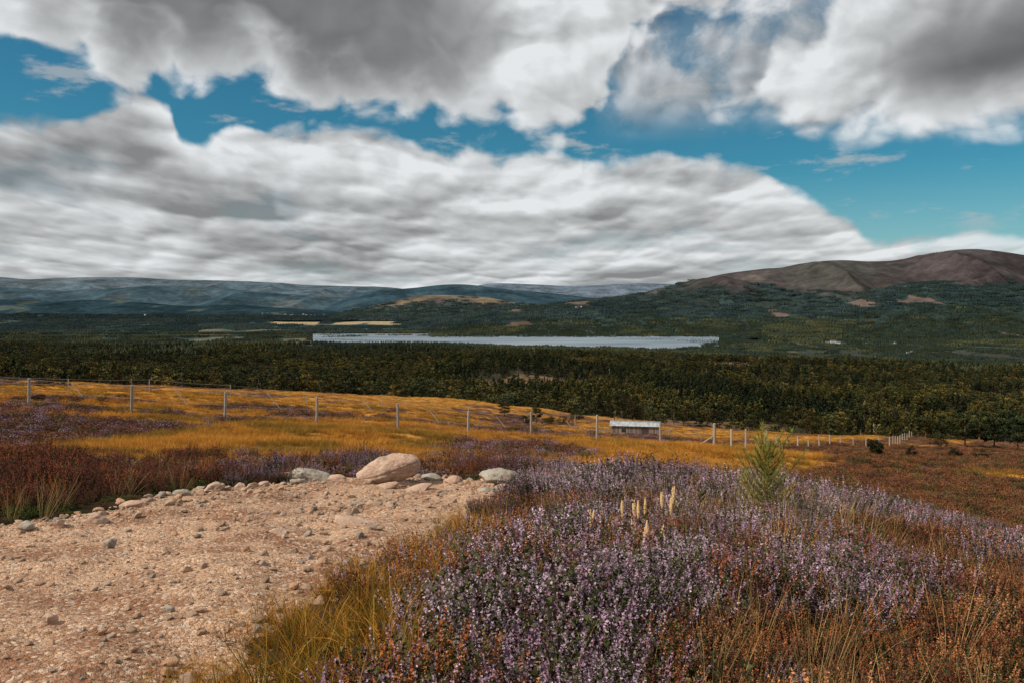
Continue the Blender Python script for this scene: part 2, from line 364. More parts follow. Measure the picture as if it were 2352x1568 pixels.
def surf(X,Y):
    z=ground(X,Y)
    for Hh in HILLS:
        ok=(Y>Hh.Y0)&(Y<Hh.Y1*1.3)
        z=np.where(ok,np.maximum(z,Hh.h(X,np.maximum(Y,Hh.Y0))),z)
    return z
# ---------------------------------------------------------------- loch
mw,t=newmat('loch_water_surface')
t.b.inputs['Roughness'].default_value=.38;t.b.inputs['Specular IOR Level'].default_value=.6
av=np.linspace(-.25,.26,60);yv=np.linspace(3300,4650,30);A,Yv=np.meshgrid(av,yv,indexing='ij')
geo=t.node('ShaderNodeNewGeometry');n=t.noise(t.vm('MULTIPLY',geo.outputs['Position'],(.002,.012,.01)),1.,5,.6)
t.set(t.b.inputs['Base Color'],t.mix(t.ss(n,.38,.62),(.08,.12,.16,1),(.20,.25,.29,1)))  # pale blue base colour stands in for part of the sky reflection
gridmesh('loch',(A*Yv).T,Yv.T,np.full(A.T.shape,-229.6),np.ones(A.T.shape+(3,)),mw)
# ---------------------------------------------------------------- gravel path
xv=np.arange(-10.5,.6,.035);yv=np.arange(.5,13.4,.035);Xp,Yp=np.meshgrid(xv,yv,indexing='ij')
def pathz(x,y):
    x=np.asarray(x,float);y=np.asarray(y,float);s=psd(x,y)
    return ground(x,y)+.02*np.clip(s/.15,-2.2,1)+fbm(x*3,y*3,5,61)*.09-.03*sst(s,.2,1.4)+.03*sst(s,.1,.6)
sd=psd(Xp,Yp)
Zp=pathz(Xp,Yp)+fbm(Xp*14,Yp*14,2,62)*.016
mp,t=newmat('gravel')
geo=t.node('ShaderNodeNewGeometry');P=geo.outputs['Position']
a1=t.noise(P,1.1,7,.65);a2=t.noise(P,35.,5,.7)
wp=t.vm('ADD',P,t.vm('SCALE',t.noise(P,30.,3,.5,1),None,.03))
vo=t.node('ShaderNodeTexVoronoi');vo.inputs['Scale'].default_value=42.;t.set(vo.inputs['Vector'],wp);vo2=t.node('ShaderNodeTexVoronoi');vo2.inputs['Scale'].default_value=110.;t.set(vo2.inputs['Vector'],wp)
c=t.mix(t.ss(a1,.43,.60),(.60,.365,.225,1),(.32,.15,.078,1))
hs=t.node('ShaderNodeSeparateColor');t.l.new(vo.outputs['Color'],hs.inputs[0])
c=t.mix(t.ss(hs.outputs[0],.6,.95,0,.8),c,(.70,.55,.42,1));c=t.mix(t.ss(hs.outputs[1],.68,1,0,.75),c,(.23,.11,.065,1))
f=t.ss(a2,.3,.7,.6,1.25);c=t.mix(1.,c,t.comb(f,f,f),'MULTIPLY');t.set(t.b.inputs['Base Color'],c)
hh=t.m('ADD',t.m('MULTIPLY',vo.outputs['Distance'],-1.),t.m('MULTIPLY',vo2.outputs['Distance'],-.5));hh=t.m('ADD',hh,a2)
bp=t.node('ShaderNodeBump');bp.inputs['Strength'].default_value=1.;bp.inputs['Distance'].default_value=.015;t.set(bp.inputs['Height'],hh);t.set(t.b.inputs['Normal'],bp.outputs[0])
gridmesh('gravel_path',Xp,Yp,Zp,np.ones(Xp.shape+(3,)),mp,mask=sd>-.25)
# ---------------------------------------------------------------- rocks
def mat_rock(name,c1,c2,c3,sc=3.,rand=False):
    m,t=newmat(name);tc=t.node('ShaderNodeTexCoord');P=tc.outputs['Object']
    a=t.noise(P,sc,8,.65);b=t.noise(P,sc*9,5,.7)
    c=t.mix(t.ss(a,.42,.58),c4(c1),c4(c2));c=t.mix(t.ss(b,.52,.7,0,.7),c,c4(c3));c=t.mix(t.ss(b,.44,.34,0,.6),c,(c2[0]*.4,c2[1]*.4,c2[2]*.4,1))
    if rand:
        oi=t.node('ShaderNodeObjectInfo');r=oi.outputs['Random'];r2=t.m('FRACT',t.m('MULTIPLY',r,23.7))
        c=t.mix(t.ss(r,.6,.9,0,.7),c,(.40,.36,.32,1));c=t.mix(t.ss(r2,.6,1,0,.7),c,(.42,.22,.12,1));f=t.m('MULTIPLY_ADD',r2,.6,.7);c=t.mix(1.,c,t.comb(f,f,f),'MULTIPLY')
    t.set(t.b.inputs['Base Color'],c);bp=t.node('ShaderNodeBump');bp.inputs['Strength'].default_value=.7;bp.inputs['Distance'].default_value=.025;t.set(bp.inputs['Height'],t.m('ADD',b,a));t.set(t.b.inputs['Normal'],bp.outputs[0]);return m
mr1=mat_rock('granite_pink',(.50,.35,.255),(.39,.245,.175),(.64,.54,.44));mr2=mat_rock('granite_grey',(.38,.34,.28),(.27,.21,.16),(.50,.46,.4));mrp=mat_rock('pebble_stone',(.60,.42,.29),(.48,.31,.2),(.7,.57,.44),4.,True)
def rock(name,dims,seed,mat,sub=4,cuts=9,rough=.12,link=True,hard=.93):
    bm=bmesh.new();bmesh.ops.create_icosphere(bm,subdivisions=sub,radius=1.)
    rs=np.random.default_rng(seed);pl=[]
    for i in range(cuts):
        n=rs.normal(size=3);n/=np.linalg.norm(n);pl.append((Vector(n),rs.uniform(.5,.85)))
    for v in bm.verts:
        c=v.co.copy()
        for n,d in pl:
            k=c.dot(n)-d
            if k>0: c-=n*k*hard
        q=c*1.6+Vector((seed*3.1,0,0));c+=c*(mnoise.fractal(q,1.,2.,4)*rough)
        c+=c.normalized()*mnoise.fractal(q*5,1.,2.,3)*rough*.15
        v.co=Vector((c.x*dims[0]/2,c.y*dims[1]/2,c.z*dims[2]/2))
    me=bpy.data.meshes.new(name);bm.to_mesh(me);bm.free();me.shade_smooth();me.materials.append(mat)
    o=bpy.data.objects.new(name,me)
    if link: COL.objects.link(o)
    return o
def put(o,px,Yd,dz=0.,rot=(0,0,0)):
    x=(px-1200)/F*Yd;o.location=(x,Yd,float(pathz([x],[Yd])[0])+dz);o.rotation_euler=rot
bm=bmesh.new();bmesh.ops.create_icosphere(bm,subdivisions=6,radius=1.)
for v in bm.verts:
    c=v.co
    q=Vector([math.copysign(abs(k)**.72,k) for k in c])
    hgt=.78+.30*sst(np.array(q.x),-.9,.7)
    top=q.z*hgt
    if q.z<0: top*= .8;q.x*=1-.12*abs(q.z)
    if q.x<-.45 and q.z>0: top*=1-.35*(-q.x-.45)
    p=Vector((q.x*.455,q.y*.30,top*.20+.045*q.x))
    nn=mnoise.fractal(p*4+Vector((5,1,2)),1.,2.,5);p+=c*nn*.035
    nn=mnoise.fractal(p*1.9+Vector((1,7,2)),1.,2.,2);p+=c*nn*.05
    if abs(p.z-(.03+.25*p.x))<.012 and c.y<0: p-=c*.012
    v.co=p
me=bpy.data.meshes.new('boulder');bm.to_mesh(me);bm.free();me.shade_smooth();me.materials.append(mr1);o=bpy.data.objects.new('boulder',me);COL.objects.link(o);put(o,911,11.5,.17,(0,-.04,.12))
o=rock('boulder',(1.15,.7,.46),21,mr2,5,10,.16);put(o,715,12.0,.04,(0,.26,-.25))
o=rock('boulder',(.66,.5,.36),8,mr2,5,8,.12);put(o,1172,11.4,.11,(0,.05,.3))
for px,Yd,d,dz,s in [(945,11.4,(.5,.3,.2),0.0,31),(905,11.0,(.6,.25,.1),.01,32),(1145,10.4,(.48,.3,.12),.02,33),(790,11.7,(.3,.2,.15),.03,34),(1060,11.6,(.3,.25,.16),.03,35),(1010,12,(.35,.3,.14),.03,36),(835,7.9,(.5,.35,.09),.0,37),(230,7.9,(.35,.22,.14),.02,38),(257,6.55,(.15,.13,.13),.04,39),(655,7.2,(.2,.14,.08),.01,40),(140,7.5,(.14,.12,.1),.03,41),(60,7.4,(.2,.14,.1),.03,42),(500,10.0,(.3,.2,.14),.03,43),(560,10.7,(.24,.2,.13),.03,44),(700,11.2,(.25,.18,.12),.03,45),(310,8.8,(.3,.2,.12),.02,46),(120,4.35,(.1,.08,.07),.02,47),(395,4.5,(.07,.06,.05),.015,48),(620,11.0,(.2,.16,.1),.02,49),(1190,10.9,(.3,.2,.12),.03,50),(425,9.7,(.25,.16,.1),.02,51),(860,11.2,(.2,.14,.08),.02,52),(980,10.9,(.5,.3,.08),.01,53)]:
    o=rock('rock',d,s,mr1 if s%3 else mr2,4,9,.16);put(o,px,Yd,dz,(rng.uniform(-.15,.15),rng.uniform(-.15,.15),rng.uniform(-1,1)))
pt=[rock('pebble_%d'%i,(2,1.3+.35*(i%2),.8+.22*(i%3)),60+i,mrp,3,13,.22,False,1.) for i in range(8)]
N=60000;xx=rng.uniform(-7.5,.4,N);yy=2.5+10.4*rng.random(N)**1.35
s=psd(xx,yy);edge=np.exp(-np.clip(s,0,9)/.5);dens=.25+.75*sst(fbm(xx*1.3,yy*1.3,4,71),-.1,.14)+edge*.6
k=(s>-.15)&(rng.random(N)<dens);xx,yy,s=xx[k],yy[k],s[k];n=len(xx)
sz=.0034*(rng.random(n)**-.60);sz=np.clip(sz,.004,.052)*(1+.5*np.exp(-np.clip(s,0,9)/.35))*np.clip(yy/7,.75,1.3)
scatter('gravel_stones',pt,np.stack([xx,yy,pathz(xx,yy)+sz*.25],1),rng.uniform(-.4,.4,(n,3))+np.stack([np.zeros(n),np.zeros(n),rng.uniform(0,6.28,n)],1),sz,rng.integers(0,8,n))
# ---------------------------------------------------------------- heather / grass templates
mf=mat_foliage('heather_foliage',.35,.0);mgr=mat_foliage('grass_blades',.3,.25);mtree=mat_foliage('pine_foliage',.5,.0,tints=((1.45,1.12,.75),(.75,.9,.95)))
def heather(name,fl,nsp=54,h=.30,rad=.17,flp=.85,leaf=(.045,.048,.018),seed=0):
    b=MB()
    for i in range(nsp):
        r=rad*math.sqrt(rng.random());th=rng.uniform(0,6.28);p=np.array([r*math.cos(th),r*math.sin(th),0.])*.5
        d=np.array([math.cos(th)*r/rad*.5+rng.normal(0,.12),math.sin(th)*r/rad*.5+rng.normal(0,.12),1.]);d/=np.linalg.norm(d)
        L=h*rng.uniform(.6,1.12)*(1.05-.25*r/rad)
        side=np.cross(d,[0,1,.2]);side/=np.linalg.norm(side)
        e=p+d*L;b.add([p-side*.002,p+side*.002,e],[(0,1,2)],(.07,.04,.022))
        for k in range(13):
            t=rng.uniform(.15,.8);q=p+d*L*t+rng.normal(0,.011,3);b.tri(q,rng.uniform(.006,.012),vj(leaf,.4))
        if rng.random()<flp:
            fl2=np.array(vj(fl,.25));st=rng.uniform(.5,.68)
            for k in range(28):
                t=st+(1-st)*(k+rng.random())/28;w=.0062*(1.2-((t-st)/(1-st))*.9)
                q=p+d*L*t+rng.normal(0,w*.8,3);b.tri(q,rng.uniform(.0038,.0062),vj(fl2,.3))
        else:
            for k in range(14):
                t=rng.uniform(.6,1.);q=p+d*L*t+rng.normal(0,.007,3);b.tri(q,rng.uniform(.006,.01),vj(tuple(np.array(leaf)*1.5),.4))
    return b.obj(name,mf,link=False)
PUR=(.38,.255,.325);PU2=(.46,.33,.40);RUS=(.29,.10,.035);RU2=(.40,.18,.075);DRK=(.12,.04,.028)
HT=[heather('h0_purple',PUR),heather('h1_purple',PU2,flp=.7),heather('h2_purple',(.28,.16,.225),flp=.7),heather('h3_rust',RUS),heather('h4_rust',RU2,flp=.7),heather('h5_dark',DRK,leaf=(.06,.035,.018)),heather('h6_dark',(.21,.062,.038),leaf=(.05,.045,.018)),heather('h7_green',(.09,.08,.025),h=.13,flp=.2,leaf=(.06,.072,.018)),heather('h8_bright_rust',(.40,.12,.035),flp=.8)]
sp=.12;gx,gy=np.meshgrid(np.arange(-16,11,sp),np.arange(1.9,19,sp),indexing='ij');gx=gx.ravel()+rng.uniform(-.06,.06,gx.size);gy=gy.ravel()+rng.uniform(-.06,.06,gy.size)
hole=fbm(gx*1.9,gy*1.9,3,86)
k=(np.abs(gx/gy)<.8)&(rng.random(gx.size)<np.where(gy<9,1.,.6)*np.clip(1.1+hole*5,.2,1));gx,gy=gx[k],gy[k];s=psd(gx,gy);a=gx/gy;px=a*F+1200
k=s<-.06;gx,gy,s,px=gx[k],gy[k],s[k],px[k]
right=(gx>-1.6)&(gy<9.5)|(px>1230)
egn=fbm(gx*1.5,gy*1.5,3,81)
gm=right&(gy<7.6)&(-s<.75*sst(gy,7.9,4.5)+egn*.8)&(rng.random(len(gx))<.72)
k=~gm;gx,gy,s,px,right=gx[k],gy[k],s[k],px[k],right[k]
n=len(gx);u=rng.random(n);nn=fbm(gx*.9,gy*.9,3,82);nn2=fbm(gx*.45,gy*.45,3,83)
row=690+F*(-ground(gx,gy)-.25)/gy
pr=np.clip(.66-.8*sst(px,1500,2300)*sst(row,1250,1500)-.55*sst(row,1380,1540)*sst(px,1250,1600)+nn*3.2-.40*sst(px,1900,2250),.02,.90)
idr=np.where(u<pr,rng.choice([0,1,2,0,1],n),rng.choice([3,4,3,4,6,7,5],n))
bright=(px<1330)&(row>1180)&(rng.random(n)<.35);idr=np.where(bright,rng.choice([8,7,4],n),idr)
idl=np.where(s>-.95+nn*1.2,rng.choice([7,7,7,5],n),rng.choice([5,6,6,8,5,7],n))
idl=np.where((px>520)&(s<-.3)&(nn>.04),rng.choice([2,6,2,0],n),idl)
idx=np.where(right,idr,idl)
hs=rng.uniform(.6,1.2,n)*(1+nn*1.6);hs=np.where(right,hs,hs*np.clip(.55+(-s)*.45,.5,1.2))*np.clip(.55+(-s)*1.2,.5,1)
k=(gy<14.5+nn2*10)|(rng.random(n)<.2)|((px>1850));gx,gy,idx,hs=gx[k],gy[k],idx[k],hs[k];n=len(gx)
R=np.stack([rng.normal(0,.14,n),rng.normal(0,.14,n),rng.uniform(0,6.28,n)],1)
scatter('heather',HT,np.stack([gx,gy,ground(gx,gy)-.02],1),R,hs,idx)
def tuft(name,nb,h,w,rad,c0,c1,bend=.8,spread=.5,seg=3):
    b=MB()
    for i in range(nb):
        r=rad*math.sqrt(rng.random());th=rng.uniform(0,6.28)
        d=(math.cos(th)*spread*rng.uniform(.1,1.2),math.sin(th)*spread*rng.uniform(.1,1.2),1.)
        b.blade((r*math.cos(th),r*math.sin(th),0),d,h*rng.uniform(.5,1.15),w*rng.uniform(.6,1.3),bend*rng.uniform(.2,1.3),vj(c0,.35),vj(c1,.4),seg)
    return b.obj(name,mgr,link=False)
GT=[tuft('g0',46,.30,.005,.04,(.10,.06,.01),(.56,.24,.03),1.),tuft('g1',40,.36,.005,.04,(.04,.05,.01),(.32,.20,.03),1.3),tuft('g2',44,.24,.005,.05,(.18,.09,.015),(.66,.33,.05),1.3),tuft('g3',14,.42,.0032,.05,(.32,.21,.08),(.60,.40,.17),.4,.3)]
sp=.10;gx,gy=np.meshgrid(np.arange(-3,3,sp),np.arange(1.9,8.4,sp),indexing='ij');gx=gx.ravel()+rng.uniform(-.05,.05,gx.size);gy=gy.ravel()+rng.uniform(-.05,.05,gy.size)
s=psd(gx,gy);egn=fbm(gx*1.5,gy*1.5,3,81);nn=fbm(gx*2.5,gy*2.5,3,84)
k=(gx>-2.1)&(s<.10+nn*1.2)&(-s<.9*sst(gy,8.4,4.8)+egn*.8)&(rng.random(gx.size)<.75+nn*2);gx,gy,s=gx[k],gy[k],s[k];n=len(gx)
id1=rng.choice([0,1,2,0,2,0],n);sc=rng.uniform(.5,1.3,n)*np.clip(.75-s*1.1,.35,1.2)
M=620;x2=rng.uniform(-.5,5,M);y2=rng.uniform(2.6,8,M);p2=x2/y2*F+1200;w2=np.exp(-((p2-1870)/230)**2)+.16
k=(psd(x2,y2)<-.3)&(rng.random(M)<w2);x2,y2=x2[k],y2[k]
x2b=rng.uniform(-6,-1,160);y2b=rng.uniform(8,14,160);k=psd(x2b,y2b)<-.25;x2=np.r_[x2,x2b[k]];y2=np.r_[y2,y2b[k]]
X=np.r_[gx,x2];Y=np.r_[gy,y2];idx=np.r_[id1,np.full(len(x2),3)];sc=np.r_[sc,rng.uniform(.8,1.25,len(x2))];n=len(X)
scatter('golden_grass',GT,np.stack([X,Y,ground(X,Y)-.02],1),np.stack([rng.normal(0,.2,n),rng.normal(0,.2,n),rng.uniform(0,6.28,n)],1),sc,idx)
# moor tussocks and coarse heather, 12 - 230 m
def bush(name,c,nl=260,r=.35,h=.3,ls=.03):
    b=MB()
    for i in range(nl):
        v=rng.normal(size=3);v/=np.linalg.norm(v);v*=rng.uniform(.6,1.05);v[2]=abs(v[2])
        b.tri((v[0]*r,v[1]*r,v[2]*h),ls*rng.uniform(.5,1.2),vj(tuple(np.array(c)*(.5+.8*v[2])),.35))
    return b.obj(name,mf,link=False)
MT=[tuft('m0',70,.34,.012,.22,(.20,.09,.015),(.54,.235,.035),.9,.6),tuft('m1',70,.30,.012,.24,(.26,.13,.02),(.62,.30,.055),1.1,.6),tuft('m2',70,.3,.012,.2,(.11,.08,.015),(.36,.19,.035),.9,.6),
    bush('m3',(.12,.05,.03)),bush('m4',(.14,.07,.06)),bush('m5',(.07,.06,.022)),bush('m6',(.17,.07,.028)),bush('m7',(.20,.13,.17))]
BYd=128.;BX=(1489-1200)/F*BYd
N=48000;Y=12.5*np.exp(rng.random(N)*math.log(265/12.5));a=rng.uniform(-.74,.74,N);X=a*Y
k=(psd(X,Y)<-.3)&~((np.abs(X-BX+1)<8)&(Y>BYd-7)&(Y<BYd+4));X,Y,a=X[k],Y[k],a[k];n=len(X);hm=heathmask(X,Y)
u=rng.random(n);isH=u<hm*.95
g3=fbm(X/4,Y/8,3,85)
idx=np.where(isH,rng.choice([3,4,5,6,3,7],n),np.where(g3<-.06,2,rng.integers(0,2,n)))
idx=np.where(isH&(a>.33),rng.choice([3,6,6,5,3],n),idx)
sc=np.clip((Y/32)**.55,.5,2.6)*rng.uniform(.55,1.2,n);sv=np.stack([sc,sc,sc*np.clip(1.25-Y/200,.35,1)],1)
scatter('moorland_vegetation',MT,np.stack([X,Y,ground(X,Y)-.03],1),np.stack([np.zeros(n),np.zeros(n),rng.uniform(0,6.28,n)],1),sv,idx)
# ---------------------------------------------------------------- trees
def pine(name,kind,nc=15,per=40,link=False,col=(.065,.072,.02),ls=.042,ntr=4):
    b=MB();bark=(.10,.065,.045)
    bx,by=rng.normal(0,.02,2)
    tr=[(0,0,-.03),(bx*.5,by*.5,.3),(bx,by,.6),(bx*1.2,by*1.2,.9)]
    b.tube(tr,[.024,.018,.011,.003],ntr,bark)
    cs=[]
    if kind=='round':
        for i in range(nc):
            z=rng.uniform(.28,.93);th=i*2.4+rng.uniform(-.5,.5);rr_=.34*math.sqrt(max(0,1-((z-.55)/.45)**2))*rng.uniform(.4,1.05)
            cs.append((rr_*math.cos(th)+bx,rr_*math.sin(th)+by,z,.14*rng.uniform(.8,1.25),.08))
    elif kind=='cone':
        for i in range(nc):
            z=.10+.86*(i/(nc-1))**.9;th=i*2.4;rr_=.23*(1-z)**.8*rng.uniform(.5,1.1);cs.append((rr_*math.cos(th),rr_*math.sin(th),z,.035+.13*(1-z),.08))
    else:
        for i in range(nc):
            z=rng.uniform(.12,.8);th=i*2.4;rr_=.42*rng.uniform(.3,1)*math.sqrt(max(.05,1-((z-.35)/.6)**2));cs.append((rr_*math.cos(th),rr_*math.sin(th),z,.15,.13))
    for x,y,z,r,rz in cs:
        b.tube([(bx*z,by*z,max(.08,z-.12)),(x*.6,y*.6,z-.04),(x,y,z)],[.007,.005,.002],3,bark)
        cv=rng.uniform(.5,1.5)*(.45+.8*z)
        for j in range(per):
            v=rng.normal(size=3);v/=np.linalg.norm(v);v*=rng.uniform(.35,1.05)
            k=cv*(.65+.5*max(-.6,v[2]))  # shading put into leaf colour: clump tops lighter, undersides darker
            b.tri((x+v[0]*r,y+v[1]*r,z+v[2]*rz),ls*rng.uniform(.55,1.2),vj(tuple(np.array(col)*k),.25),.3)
    return b.obj(name,mtree,link=link)
def dead(name):
    b=MB();c=(.33,.29,.25);b.tube([(0,0,0),(.01,0,.4),(0,.02,.95)],[.018,.012,.003],4,c)
    for i in range(14):
        z=rng.uniform(.2,.85);th=rng.uniform(0,6.28);l=.26*(1.1-z);b.tube([(0,0,z),(l*math.cos(th),l*math.sin(th),z+.08)],[.009,.002],3,c)
    return b.obj(name,mtree,link=False)
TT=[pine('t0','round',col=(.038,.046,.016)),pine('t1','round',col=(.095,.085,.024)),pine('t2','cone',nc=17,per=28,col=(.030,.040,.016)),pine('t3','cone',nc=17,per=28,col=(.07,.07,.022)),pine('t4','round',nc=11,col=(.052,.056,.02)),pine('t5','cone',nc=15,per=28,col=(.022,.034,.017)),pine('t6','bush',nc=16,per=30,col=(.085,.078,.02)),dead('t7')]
BP=np.array([-400,0,600,900,1030,1200,1330,1450,1500,1800,2100,2250,2400,2900]);BY=np.array([225,225,230,240,290,310,300,235,225,220,205,165,150,140.])
def jit(x0,x1,y0,y1,sp):
    gx,gy=np.meshgrid(np.arange(x0,x1,sp),np.arange(y0,y1,sp),indexing='ij');return gx.ravel()+rng.uniform(-.48,.48,gx.size)*sp,gy.ravel()+rng.uniform(-.48,.48,gy.size)*sp
x1,y1=jit(-750,750,120,950,6.0);x2,y2=jit(-1750,1750,950,2250,9.2);X=np.r_[x1,x2];Y=np.r_[y1,y2]
a=X/Y;k=(np.abs(a)<.74);X,Y,a=X[k],Y[k],a[k];px=a*F+1200;yb=np.interp(px,BP,BY)
cl=fbm(X/120,Y/260,4,44);loc=fbm(X/35,Y/35,3,91)
dens=sst(Y-yb,-5,130)*np.clip(.34+loc*3.2+.3*sst(Y,400,900),.03,1)*(1-.85*sst(cl,.14,.22))
dens=np.where((px>1800)&(Y<600),dens*.75,dens)
k=rng.random(len(X))<dens;X,Y,a,px=X[k],Y[k],a[k],px[k];n=len(X)
u=rng.random(n);zone=fbm(X/260,Y/420,3,92);zb=fbm(X/110,Y/240,4,97)
lite=rng.random(n)<np.clip(.30+zb*5,.04,.95)
cone=u+zone*1.8<.45
idx=np.where(cone,np.where(lite,3,rng.choice([2,5],n)),np.where(lite,rng.choice([1,6,1,4],n),rng.choice([0,4,0],n)))
dz=.012+.18*np.exp(-((px-1130)/130)**2)*sst(Y,300,420)*(1-sst(Y,900,1100))+.06*(Y<800);idx=np.where(rng.random(n)<dz,7,idx)
ht=rng.uniform(.4,1.4,n)*np.interp(Y,[150,300,500,1000,2200],[5,8.5,12,13,14]);ht=np.where(idx==6,ht*.55,ht);ht=np.where(idx==7,ht*.7,ht)
wd=ht*rng.uniform(.9,1.35,n)
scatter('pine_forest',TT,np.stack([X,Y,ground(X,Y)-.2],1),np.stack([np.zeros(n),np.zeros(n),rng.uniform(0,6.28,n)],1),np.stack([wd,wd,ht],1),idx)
# distant woodland in patches
def patch(name,n=42,R=34,h=14,col=(.03,.048,.032)):
    b=MB()
    for i in range(n):
        r=R*math.sqrt(rng.random());th=rng.uniform(0,6.28);x,y=r*math.cos(th),r*math.sin(th);hh=h*rng.uniform(.6,1.15);w=hh*rng.uniform(.2,.32);c=vj(col,.4)
        for q in range(2):
            z0=hh*(.1+.35*q);z1=hh*(.62+.38*q);ww=w*(1-.35*q);m=5;ph0=rng.uniform(0,6)
            vs=[(x+ww*math.cos(ph0+6.283*k/m)*rng.uniform(.7,1.2),y+ww*math.sin(ph0+6.283*k/m)*rng.uniform(.7,1.2),z0+rng.uniform(-.6,.6)) for k in range(m)]+[(x,y,z1)]
            b.add(vs,[(k,(k+1)%m,m) for k in range(m)],c)
    return b.obj(name,mtree2,link=False)
mtree2=mat_foliage('distant_pine_foliage',.35,0.,tints=((1.2,1.08,.85),(.85,.95,1.05)))
FT=[patch('f0',col=(.024,.033,.019)),patch('f1',col=(.026,.036,.021)),patch('f2',36,col=(.052,.058,.030)),patch('f3',50,col=(.023,.037,.031)),patch('f4',50,h=15,col=(.020,.037,.040)),patch('f5',50,h=15,col=(.036,.055,.055))]  # last kinds are bluer, with distance haze put into their colour
x1,y1=jit(-3600,3600,1900,4900,44);x2,y2=jit(-6100,6100,4900,8500,62);X=np.r_[x1,x2];Y=np.r_[y1,y2];a=X/Y;k=np.abs(a)<.73;X,Y,a=X[k],Y[k],a[k];px=a*F+1200
gr=ground(X,Y);z=surf(X,Y);h5=H5.h(X,np.maximum(Y,4700));h6=H6.h(X,np.maximum(Y,4300));h4=H4.h(X,np.maximum(Y,7200))
cl=fbm(X/500,Y/1300,4,45);n2=fbm(X/260,Y/500,5,52)
den=np.where(cl>.21,.06,1.)*np.where(fbm(X/220,Y/380,4,95)>.12,.15,1.)
den=np.where(lakem(a,Y)>-40,np.where((Y>3200)&(Y<4700),0,den),den)
den=np.where((px>1560)&(px<1650)&(lakem(a,Y)>-110)&(Y>3300)&(Y<4300),0,den)
fd=(fieldm(X,Y)>.1)|((px>700)&(px<960)&(Y>6300)&(Y<6700));den=np.where(fd,0,den)
onm=(h5>gr)&(h5>=h6)&(Y>4700);den=np.where(onm,1-sst(z+n2*300,-10,75),den)
on6=(h6>gr)&(h6>h5)&(Y>4300);den=np.where(on6,np.where(n2>.21,.1,1),den)
on4=(h4>gr)&(h4>h5)&(h4>h6)&(Y>7200);den=np.where(on4,1-sst(z+n2*160,-150,-70)*.96,den)
k=rng.random(len(X))<den*.95;X,Y,z=X[k],Y[k],z[k];n=len(X)
zb=fbm(X/400,Y/900,4,98);lt=rng.random(n)<np.clip(.3+zb*5,.03,.9)
idx=np.where(Y<5200,np.where(lt,2,rng.choice([0,1,3],n)),np.where(lt,5,rng.choice([4,3,4],n)))
sc=rng.uniform(.8,1.15,n);sc=sc*np.where((Y>2700)&(Y<3600),.75,1)
scatter('distant_forest',FT,np.stack([X,Y,z-1],1),np.stack([np.zeros(n),np.zeros(n),rng.uniform(0,6.28,n)],1),np.stack([sc*np.where(Y>4900,1.35,1),sc*np.where(Y>4900,1.35,1),sc],1),idx)
YY=np.linspace(40,270,460)
def tree(px,row,hp,kind,nc,per,w=1.1,col=(.030,.040,.014)):
    a=(px-1200)/F;r=690-F*ground(a*YY,YY)/YY;vis=np.minimum.accumulate(r)>=r-.3
    ok=np.where(vis&(r<=row))[0];i=ok[0] if len(ok) else int(np.argmin(r));Yd=float(YY[i]);h=hp*Yd/F
    o=pine('pine_tree',kind,nc,per,link=True,col=col,ls=.034,ntr=7);x=a*Yd;o.location=(x,Yd,gz(x,Yd)-.05);o.scale=(h*w,h*w,h);o.rotation_euler=(0,0,rng.uniform(0,6))
for q in [(1183,976,32,'round',18,90,1.4),(1258,990,38,'round',18,80,1.1),(1236,993,26,'bush',16,70,1.4),(1288,996,28,'bush',16,70,1.6),(1320,994,26,'bush',16,70,1.4),(1350,988,36,'bush',16,70,1.2),(2052,1066,48,'bush',28,100,.9),(2135,1070,30,'bush',20,80,1.),(2200,1050,42,'bush',20,60,1.1),(2262,1045,78,'round',26,90,1.),(2330,1050,74,'round',26,90,1.1),(2385,1056,84,'round',26,90,1.),(2225,1020,64,'round',22,80,1.1),(1790,1002,50,'round',20,60,1.1),(1840,1003,54,'round',20,60,1.2),(1900,1004,52,'round',20,60,1.2),(240,946,20,'bush',16,60,1.6),(90,941,18,'bush',16,60,1.8),(95,905,20,'bush',16,60,1.6),(125,905,24,'bush',16,60,2.0),(150,905,18,'bush',16,60,1.8),(1440,985,40,'round',16,50,1.2),(2300,1075,34,'bush',18,60,1.4),(2240,1070,30,'bush',18,60,1.3),(2295,1025,68,'round',22,60,1.1),(2360,1030,76,'round',22,60,1.1),(2170,1015,58,'round',20,60,1.2)]: tree(*q)
# ---------------------------------------------------------------- pine sapling
b=MB();h=.78;b.tube([(0,0,0),(.01,0,.3),(0,.01,.6),(0,0,h)],[.011,.009,.006,.003],6,(.2,.12,.06))
for i in range(46):
    z=.03+.60*(i/45);th=i*2.4+rng.uniform(-.5,.5);L=(.34*(1-z/h*.7)+.06)*rng.uniform(.5,1.3)
    d=np.array([math.cos(th),math.sin(th),.5+z*.8]);d/=np.linalg.norm(d);p0=np.array([0,0,z]);pts=[p0,p0+d*L*.5,p0+d*L+np.array([0,0,L*.3])]
    b.tube(pts,[.005,.004,.002],4,(.25,.14,.06))
    gold=rng.random()<.3
    for j in range(130):
        t=rng.uniform(.1,1.05);q=p0+d*L*t+np.array([0,0,L*.3])*t*t;dd=d*.6+rng.normal(0,.6,3);dd[2]+=.3
        tip=(.56,.34,.07) if gold else (.36,.37,.08)
        b.blade(q,dd,rng.uniform(.045,.075),.0045,.1,(.12,.13,.03),vj(tip,.3),2)
for j in range(200):
    q=np.array([0,0,rng.uniform(.45,h)]);dd=rng.normal(0,.5,3)+np.array([0,0,.9]);b.blade(q,dd,.06,.0045,.1,(.15,.17,.03),vj((.38,.38,.08),.2),2)
o=b.obj('pine_sapling',mgr);x=(1795-1200)/F*6.9;o.location=(x,6.9,gz(x,6.9)+.0)
b=MB()
